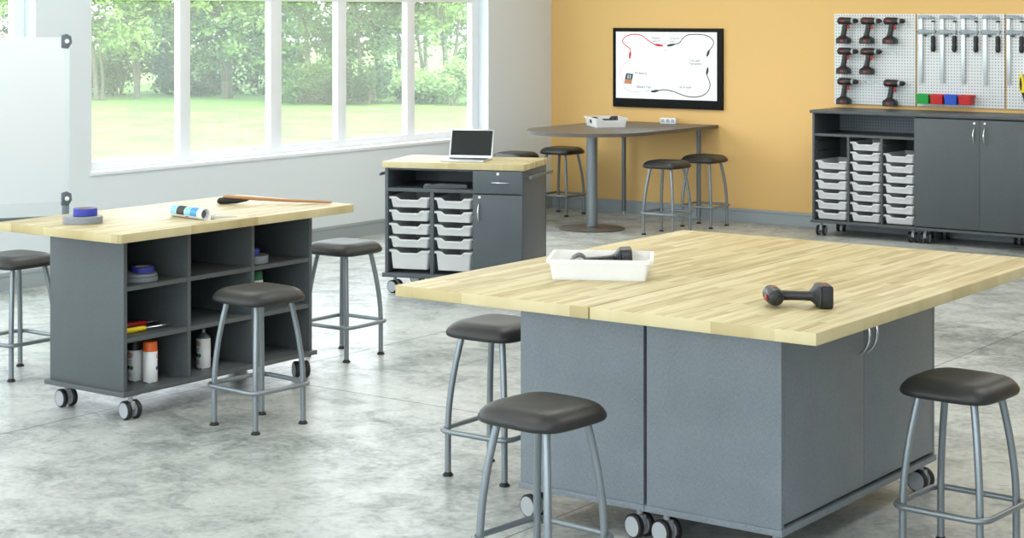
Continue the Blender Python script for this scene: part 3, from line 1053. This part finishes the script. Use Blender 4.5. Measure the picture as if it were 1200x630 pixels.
# ------------------------------------------------------------------ mobile whiteboard
wb = (-8.62, 7.30)
wa = R(58.2)
t = thing('mobile_whiteboard', 'large white mobile whiteboard on a grey stand at the left edge', 'whiteboard', (wb[0], wb[1], 0), wa)
LW = 1.7
MB().box(-LW, -.004, -.012, .012, .795, 1.792, .002).build('board', BOARDW, t)
MB().box(-.03, 0, -.014, .014, .80, 1.787, .003).build('edge_trim', mat('whiteboard_trim', lin(222, 228, 231), .4), t)
for z in (1.768, .815):
    br = MB().prism([(-.052, -.04), (-.052, .035), (-.02, .045), (.008, .03), (.012, -.01), (-.01, -.045)], -.016, .016, .004, M=Matrix.Translation((0, 0, z)) @ Mx)
    bo = br.build('corner_bracket', STEELD, t)
    MB().lathe([(.001, 0), (.014, 0), (.013, .006), (.001, .008)], 14, 0, Matrix.Translation((-.018, -.016, z)) @ axis_y() @ Matrix.Rotation(R(180), 4, 'X')).build('knob', WHITEP, bo)
for x in (-.026, -LW + .026):
    MB().box(x - .022, x + .022, -.011, .011, .06, .80, .003).build('post', STEEL, t)
    ft = MB().box(x - .022, x + .022, -.28, .28, .05, .085, .006).build('foot', STEELD, t)
    for y in (-.25, .25):
        MB().lathe([(.001, -.012), (.022, -.012), (.025, -.008), (.025, .008), (.022, .012), (.001, .012)], 18, 0, Matrix.Translation((x, y, .025)) @ axis_x()).build('wheel', RUBBER, ft)
MB().box(-LW + .05, -.05, -.012, .012, .655, .712, .003).build('cross_rail', STEELD, t)

# ------------------------------------------------------------------ tape, cans, screwdrivers, tube, brush
def tape(lab, r, ri, h, m_, loc, group='tape rolls'):
    t = thing('tape_roll', lab, 'tape', loc, 0, group)
    loop = ((ri + .004, 0), (r - .002, 0), (r, .002), (r, h - .002), (r - .002, h), (ri + .004, h))
    MB().loft([[(rr * math.cos(2 * math.pi * k / 40), rr * math.sin(2 * math.pi * k / 40), z) for k in range(40)] for rr, z in loop], closed=True).build('tape_band', m_, t)
    loop = ((ri, .0005), (ri + .0042, .0005), (ri + .0042, h - .0005), (ri, h - .0005))
    MB().loft([[(rr * math.cos(2 * math.pi * k / 40), rr * math.sin(2 * math.pi * k / 40), z) for k in range(40)] for rr, z in loop], closed=True).build('core', TAN, t)
    return t
S1, S2 = SZ[0] + .011, SZ[1] + .011
tape('large grey tape roll lying on the cubby island top', .096, .045, .034, TAPEG, (-6.90, 5.925, HT))
tape('blue tape roll stacked on the grey roll on the island top', .058, .037, .036, TAPEB, (-6.905, 5.945, HT + .034))
tape('lower large grey tape roll in the top left cubby', .088, .04, .022, TAPEG, (-6.665, 6.08, S2))
tape('upper grey tape roll in the top left cubby under the blue one', .082, .04, .014, TAPEG, (-6.668, 6.085, S2 + .022))
tape('blue tape roll on top of the grey rolls in the top left cubby', .055, .036, .028, TAPEB, (-6.672, 6.105, S2 + .036))
tape('grey tape roll in the top right cubby', .085, .04, .040, TAPEG, (-6.66, 6.855, S2))
tape('blue tape roll on the grey roll in the top right cubby', .052, .034, .034, TAPEB, (-6.665, 6.84, S2 + .040))

LABW = mat('can_white_label', lin(240, 241, 242), .3)
CANRED = mat('can_red_oval', lin(196, 40, 44), .35)
CANBLUE = mat('can_blue_spot', lin(44, 60, 170), .35)
CANGREEN = mat('can_green_spot', lin(52, 140, 64), .35)
CANDK = mat('can_dark_spot', lin(30, 36, 60), .35)
def patch(r, a0, z0, ra, rz, m_, parent, name, mi=0):
    # an oval printed on the can's curved side
    mb = MB()
    n = 20
    vs = [(r * math.cos(a0), r * math.sin(a0), z0)]
    for k in range(n):
        a = 2 * math.pi * k / n
        aa = a0 + ra / r * math.cos(a)
        vs.append((r * math.cos(aa), r * math.sin(aa), z0 + rz * math.sin(a)))
    mb._add(vs, [(0, 1 + k, 1 + (k + 1) % n) for k in range(n)])
    return mb.build(name, m_, parent)
def can(lab, loc, cap, rz, capm):
    t = thing('spray_can', lab, 'spray can', loc, rz, 'spray cans in the cubbies')
    r = .036
    bd = MB().lathe([(.001, .002), (r - .003, 0), (r, .004), (r, .150), (r - .003, .154), (.001, .154)], 28).build('can_body', LABW, t)
    MB().lathe([(.001, 0), (r + .0008, .0005), (r + .0008, .005), (.001, .005)], 28).build('rim', CHROME, t)
    if cap == 'cap':
        MB().lathe([(.001, .152), (r - .001, .152), (r - .002, .195), (r - .005, .199), (.001, .199)], 28).build('cap', capm, t)
    elif cap == 'open':
        MB().lathe([(.001, .152), (r - .002, .153), (r - .004, .160), (.012, .176), (.001, .176)], 28).build('dome', CHROME, t)
        MB().lathe([(.001, .172), (.013, .172), (.013, .19), (.001, .192)], 16).build('nozzle', BLACK, t)
    else:
        MB().lathe([(.001, .152), (r - .001, .153), (r - .003, .162), (.014, .180), (.001, .180)], 28).build('dome', capm, t)
        MB().lathe([(.001, .178), (.009, .178), (.008, .196), (.001, .198)], 16).build('nozzle', GREYP, t)
    e = r + .0004
    # emblem and coloured dots face +X (towards the aisle)
    lg = patch(e, 0, .128, .016, .011, CANRED, bd, 'emblem')
    patch(e + .0003, 0, .128, .010, .005, LABW, bd, 'emblem')
    patch(e + .0005, -.0, .128, .006, .0025, CANRED, bd, 'emblem')
    patch(e, -.25, .070, .010, .010, CANBLUE if capm is ORANGEP else CANDK, bd, 'colour_spot')
    patch(e, .28, .068, .010, .011, CANGREEN, bd, 'colour_spot')
    for k in range(3):
        patch(e, .0, .104 - .008 * k, .011 - .002 * k, .0014, CANDK, bd, 'printed_line')
        patch(e, .05, .045 - .008 * k, .010, .0014, CANRED if k == 0 else CANDK, bd, 'printed_line')
    return t
can('white spray can with black cap in the bottom left cubby', (-6.705, 6.085, ZT), 'cap', R(-86), BLACK)
can('white spray can with orange cap in the bottom left cubby', (-6.618, 6.105, ZT), 'cap', R(35), ORANGEP)
can('white spray can with grey cone top in the bottom middle cubby', (-6.66, 6.505, ZT), 'cone', R(-95), STEELD)
DKG = mat('dark_green_plastic', lin(34, 110, 70), .4)
can('white spray can with dark green cap in the middle row right cubby', (-6.66, 6.885, S1), 'cap', R(20), DKG)

def screwdriver(lab, loc, rz, m_):
    t = thing('screwdriver', lab, 'screwdriver', loc, rz, 'screwdrivers in the cubby')
    AX = axis_x()
    MB().lathe([(.001, -.11), (.010, -.108), (.0125, -.10), (.0125, -.055), (.010, -.03), (.0105, -.012), (.007, 0), (.001, 0)], 12, 0, AX).build('handle', m_, t, (0, 0, .0125))
    MB().box(-.098, -.045, -.008, .008, .0235, .0256, .001).build('grip_inlay', BLACK, t)
    MB().lathe([(.001, 0), (.0038, 0), (.0038, .10), (.001, .105)], 8, 0, AX).build('shaft', CHROME, t, (0, 0, .0125))
    return t
screwdriver('red handled screwdriver in the middle left cubby', (-6.74, 6.19, S1), R(86), REDP).scale = (1.25, 1.25, 1.25)
screwdriver('yellow handled screwdriver lying in front of the red one', (-6.63, 6.085, S1), R(84), YELLOWP).scale = (1.25, 1.25, 1.25)

# caulk tube
a = Vector((-6.775, 6.375, 0)); b_ = Vector((-6.478, 6.372, 0))
tb = thing('sealant_tube', 'white sealant cartridge with blue and black print on the cubby island top', 'tube', ((a.x + b_.x) / 2, (a.y + b_.y) / 2, HT), R(-8))
tb.scale = (1.18, 1.14, 1.14)
AX = axis_x()
L2, rr = .115, .0255
o = MB().loft([[(x, q * math.cos(2 * math.pi * k / 28), rr + q * math.sin(2 * math.pi * k / 28)) for k in range(28)] for x, q in ((-L2, .020), (-L2, rr), (L2, rr), (L2, rr - .004), (L2 - .05, rr - .004), (L2 - .05, .001))]).build('cartridge', WHITEP, tb)
BLUEL = mat('tube_blue_print', lin(60, 150, 214), .35)
def band(x0, x1, a0, a1, m_, e=.0004):
    mb = MB()
    n = 12
    vs = []
    for k in range(n + 1):
        a_ = R(a0 + (a1 - a0) * k / n)
        vs += [(x0, (rr + e) * math.cos(a_), rr + (rr + e) * math.sin(a_)), (x1, (rr + e) * math.cos(a_), rr + (rr + e) * math.sin(a_))]
    mb._add(vs, [(2 * k, 2 * k + 1, 2 * k + 3, 2 * k + 2) for k in range(n)])
    return mb.build('printed_band', m_, o)
LBL = mat('tube_pale_blue_print', lin(140, 205, 232), .35)
band(-.102, -.064, 20, 205, LBL)
band(-.060, -.005, 20, 205, INK)
band(-.001, .034, 20, 205, LBL)
band(.036, .085, 20, 205, BLUEL)
band(.0, .02, 214, 228, INKR)
MB().lathe([(.001, 0), (rr - .0045, 0), (rr - .0045, .004), (.001, .004)], 24, 0, Matrix.Translation((L2 - .03, 0, rr)) @ AX).build('plunger', STEELD, tb)
CLEARP = mat('clear_nozzle_plastic', lin(205, 210, 208), .3)
nz = MB().lathe([(.001, 0), (.011, 0), (.011, .015), (.007, .02), (.0025, .13), (.001, .13)], 16, 0, Matrix.Translation((-6.505, 6.405, HT + .011)) @ Matrix.Rotation(R(42), 4, 'Z') @ AX).build('tube_nozzle', CLEARP)
tag(nz, 'pale plastic nozzle lying beyond the open end of the sealant tube', 'nozzle')

# bench brush
bp0, bp1 = Vector((-6.985, 6.925, HT)), Vector((-6.51, 7.315, HT))
dv_ = bp1 - bp0
tb = thing('bench_brush', 'long wooden handled brush with black head on the cubby island top', 'brush', bp0, math.atan2(dv_.y, dv_.x))
LL = dv_.length
MB().loft([[(x, wy * math.cos(2 * math.pi * k / 16), z + hz * math.sin(2 * math.pi * k / 16)) for k in range(16)] for x, wy, z, hz in ((.03, .010, .040, .006), (.06, .016, .039, .010), (.16, .018, .032, .010), (.24, .013, .026, .009), (.36, .010, .018, .008), (LL - .05, .009, .009, .007), (LL - .01, .008, .0075, .006), (LL, .004, .007, .003))]).build('handle', WOODH, tb)
MB().loft([[(x, wy * math.cos(2 * math.pi * k / 16), z + hz * math.sin(2 * math.pi * k / 16)) for k in range(16)] for x, wy, z, hz in ((0, .012, .016, .009), (.01, .02, .018, .017), (.05, .022, .019, .019), (.11, .02, .018, .014), (.16, .012, .022, .007), (.17, .006, .023, .003))]).build('bristle_head', RUBBER, tb)

# ------------------------------------------------------------------ outdoors
GZ = -.2
o = MB().box(-90, WX - .25, -40, 110, GZ - .1, GZ).build('lawn', LAWN)
tag(o, kind='structure')
fwd = Vector((-math.sin(TH), math.cos(TH), 0))
rgt = Vector((math.cos(TH), math.sin(TH), 0))
def leaf_cloud(rng, blobs, n, s0, s1):
    vs, fs = [], []
    tot = sum(b[3] * b[4] * b[5] for b in blobs)
    for bx_, by_, bz_, rx, ry, rz_ in blobs:
        k = int(n * rx * ry * rz_ / tot)
        # a few twig clusters in the blob
        cl = [Vector((bx_ + rx * rng.gauss(0, .45), by_ + ry * rng.gauss(0, .45), bz_ + rz_ * rng.gauss(0, .45))) for _ in range(max(3, k // 26))]
        for _ in range(k):
            c = rng.choice(cl)
            p = c + Vector((rng.gauss(0, .13), rng.gauss(0, .13), rng.gauss(0, .10)))
            if p.z < .03:
                p.z = .03 + rng.random() * .1
            s = rng.uniform(s0, s1)
            u = Vector((rng.gauss(0, 1), rng.gauss(0, 1), rng.gauss(0, .6))).normalized()
            w_ = u.cross(Vector((rng.gauss(0, 1), rng.gauss(0, 1), rng.gauss(0, 1)))).normalized()
            i0 = len(vs)
            vs += [p - u * s, p + w_ * s * .45, p + u * s, p - w_ * s * .45]
            fs.append((i0, i0 + 1, i0 + 2, i0 + 3))
    return vs, fs
def foliage(name, parent, vs, fs, m_):
    me = bpy.data.meshes.new(name)
    me.from_pydata([tuple(v) for v in vs], [], fs)
    me.materials.append(m_)
    o = bpy.data.objects.new(name, me)
    C.objects.link(o)
    o.parent = parent
    return o
def tree(i, d, px, h, mi, lab, n, crown_low, stems):
    rng = random.Random(100 + i)
    p = fwd * d + rgt * ((px - 600) / F * d)
    t = thing('garden_tree', lab, 'tree', (p.x, p.y, GZ), rng.uniform(0, 6), 'trees beyond the lawn')
    mb = MB()
    tops = []
    for s in range(stems):
        a = rng.uniform(0, 6.28)
        lean = rng.uniform(.1, .45)
        pts = [Vector((.12 * math.cos(a) * (stems > 1), .12 * math.sin(a) * (stems > 1), -.02))]
        for k in range(1, 7):
            z = h * .8 * k / 6
            pts.append(Vector((math.cos(a) * lean * z * .5 + rng.gauss(0, .04), math.sin(a) * lean * z * .5 + rng.gauss(0, .04), z)))
        r0 = rng.uniform(.045, .075)
        mb.tube(pts, [r0 * (1 - .12 * k) for k in range(7)], 7)
        for k in (2, 3, 4, 5):
            b0 = pts[k]
            a2 = rng.uniform(0, 6.28)
            b1 = b0 + Vector((math.cos(a2) * .5, math.sin(a2) * .5, .35))
            b2 = b1 + Vector((math.cos(a2) * .5, math.sin(a2) * .5, .15))
            mb.tube([b0, b1, b2], [r0 * .4, r0 * .25, r0 * .1], 5)
            tops.append(b2)
        tops.append(pts[-1])
    mb.build('trunk', BARK, t)
    blobs = []
    for b in tops:
        blobs.append((b.x, b.y, max(b.z, crown_low), rng.uniform(.5, .9), rng.uniform(.5, .9), rng.uniform(.35, .6)))
    for _ in range(5):
        a = rng.uniform(0, 6.28)
        q = rng.uniform(.3, 1.2)
        blobs.append((q * math.cos(a), q * math.sin(a), rng.uniform(crown_low, h), .8, .8, .5))
    vs, fs = leaf_cloud(rng, blobs, n, .045, .10)
    foliage('crown', t, vs, fs, LEAF[mi])
def shrub(i, d, px, h, wd, mi, lab, n):
    rng = random.Random(500 + i)
    p = fwd * d + rgt * ((px - 600) / F * d)
    t = thing('garden_shrub', lab, 'shrub', (p.x, p.y, GZ), rng.uniform(0, 6), 'shrubs at the edge of the lawn')
    mb = MB()
    for s in range(5):
        a = rng.uniform(0, 6.28)
        mb.tube([(0.05 * math.cos(a), .05 * math.sin(a), -.02), (.2 * math.cos(a), .2 * math.sin(a), h * .5), (.35 * math.cos(a), .35 * math.sin(a), h * .9)], [.02, .014, .006], 5)
    mb.build('stem', BARK, t)
    blobs = [(rng.gauss(0, wd * .35), rng.gauss(0, wd * .35), rng.uniform(.2, 1) * h * .8, wd * .4, wd * .4, h * .3) for _ in range(6)]
    vs, fs = leaf_cloud(rng, blobs, n, .04, .08)
    foliage('foliage', t, vs, fs, LEAF[mi])
TREES = [  # d, px, height, leaf, crown_low, stems
    (43, -40, 4.6, 1, .9, 2, 'pale leafy tree beyond the far left window'),
    (44, 118, 4.8, 1, 1.0, 2, 'pale leafy tree at the left edge of the wide window'),
    (45, 165, 4.4, 0, 1.1, 3, 'green tree with thin bare stems, second from the window left edge'),
    (44, 215, 4.2, 1, 1.2, 2, 'pale tree behind the leftmost window mullion'),
    (45, 268, 4.8, 0, 1.0, 4, 'many-stemmed green tree in the second window bay'),
    (44, 318, 4.4, 1, 1.1, 2, 'tree behind the second window mullion'),
    (43.5, 365, 4.6, 0, .5, 2, 'dense low-branched green tree in the third window bay'),
    (44, 425, 4.8, 0, .4, 2, 'dense green tree in the fourth window bay'),
    (45, 470, 4.2, 1, .6, 2, 'pale green tree behind the fourth window mullion'),
    (44, 525, 4.8, 1, 1.2, 3, 'leaning thin-stemmed tree in the rightmost window bay'),
    (45, 575, 4.6, 1, 1.0, 2, 'pale tree at the right window jamb'),
]
for i, (d, px, h, mi, cl_, st, lab) in enumerate(TREES):
    tree(i, d, px, h, mi, lab, 5200, cl_, st)
BACK = [(50, 60), (52, 135), (50, 190), (53, 245), (51, 300), (52, 345), (50, 395), (53, 445), (51, 500), (54, 560), (50, 610)]
for i, (d, px) in enumerate(BACK):
    tree(30 + i, d, px, 4.6 + (i % 3) * .3, 2 if i % 2 == 0 else 0, ['deep green', 'mid green'][i % 2] + ' tree of the rear row, behind the ' + ['far left pane', 'first bay left side', 'first bay right side', 'second bay left side', 'second bay right side', 'third bay left side', 'third bay right side', 'fourth bay left side', 'fourth mullion right side', 'last bay', 'right jamb'][i], 4200, .7, 2)
SHR = [(47, 140, 1.5, 1.6, 2, 'dark shrub behind the leftmost trunks'), (47.5, 195, 1.5, 1.6, 2, 'dark shrub behind the first window mullion'), (47, 250, 1.5, 1.6, 2, 'dark shrub behind the trunks of the second window bay'), (47.5, 305, 1.5, 1.5, 2, 'dark shrub beside the second mullion'),  # rear dark shrubs added to fill in shade behind the trunks
       (42.5, 350, 1.1, 1.3, 0, 'green shrub at the left of the third bay'), (42.5, 388, 1.0, 1.2, 0, 'green shrub at the right of the third bay'), (42, 430, .9, 1.3, 2, 'dark shrub under the dense tree of the fourth bay'), (42.5, 495, .7, 1.0, 1, 'pale low shrub at the left of the last bay'), (41.5, 530, 1.0, 1.1, 1, 'rounded pale shrub near the leaning trunk'), (46, 90, 1.2, 1.5, 0, 'shrub outside behind the wall pier')]
for i, (d, px, h, wd, mi, lab) in enumerate(SHR):
    shrub(i, d, px, h, wd, mi, lab, 2600)

# ------------------------------------------------------------------ light
w = bpy.data.worlds.new('sky')
sc.world = w
w.use_nodes = True
bg = w.node_tree.nodes['Background']
bg.inputs['Color'].default_value = (.87, .94, 1.0, 1)
bg.inputs['Strength'].default_value = 5.0
su = bpy.data.lights.new('sun', 'SUN')
su.energy = 5.5
su.angle = R(1.5)
su.color = (1, .96, .88)
so = bpy.data.objects.new('sun', su)
C.objects.link(so)
so.rotation_euler = Vector((-.62, .30, -.72)).to_track_quat('-Z', 'Y').to_euler()
def area(name, loc, rot, sx, sy, e, col=(1, 1, 1), portal=False):
    l_ = bpy.data.lights.new(name, 'AREA')
    l_.shape = 'RECTANGLE'
    l_.size, l_.size_y = sx, sy
    l_.energy = e
    l_.color = col
    if portal:
        l_.cycles.is_portal = True
    o = bpy.data.objects.new(name, l_)
    C.objects.link(o)
    o.location = loc
    o.rotation_euler = rot
    return o
for a, b_ in wins:
    area('window_portal', (WX - .19, (a + b_) / 2, (SILL + HEAD) / 2), (0, R(-90), 0), HEAD - SILL, b_ - a, 1, portal=True)
for a, b_ in fx:
    area('window_portal', ((a + b_) / 2, YF - .15, 1.9), (R(90), 0, 0), b_ - a, 2.6, 1, portal=True)
for x in (-8.2, -4.8, -1.4):  # unseen area lamps added under the ceiling to brighten the interior
    for y in (3.0, 7.6, 12.0):
        area('ceiling_fill_light', (x, y, ZC - .02), (0, 0, 0), 1.2, 2.4, 38, (1, .98, .95))

vs = sc.view_settings
vs.view_transform = 'Standard'
vs.look = 'None'
vs.gamma = 1
vs.use_curve_mapping = False
vs.exposure = 0.25
cyc = sc.cycles
cyc.max_bounces = 10
cyc.diffuse_bounces = 5
cyc.transparent_max_bounces = 24
cyc.sample_clamp_indirect = 6
cyc.caustics_reflective = False
cyc.caustics_refractive = False
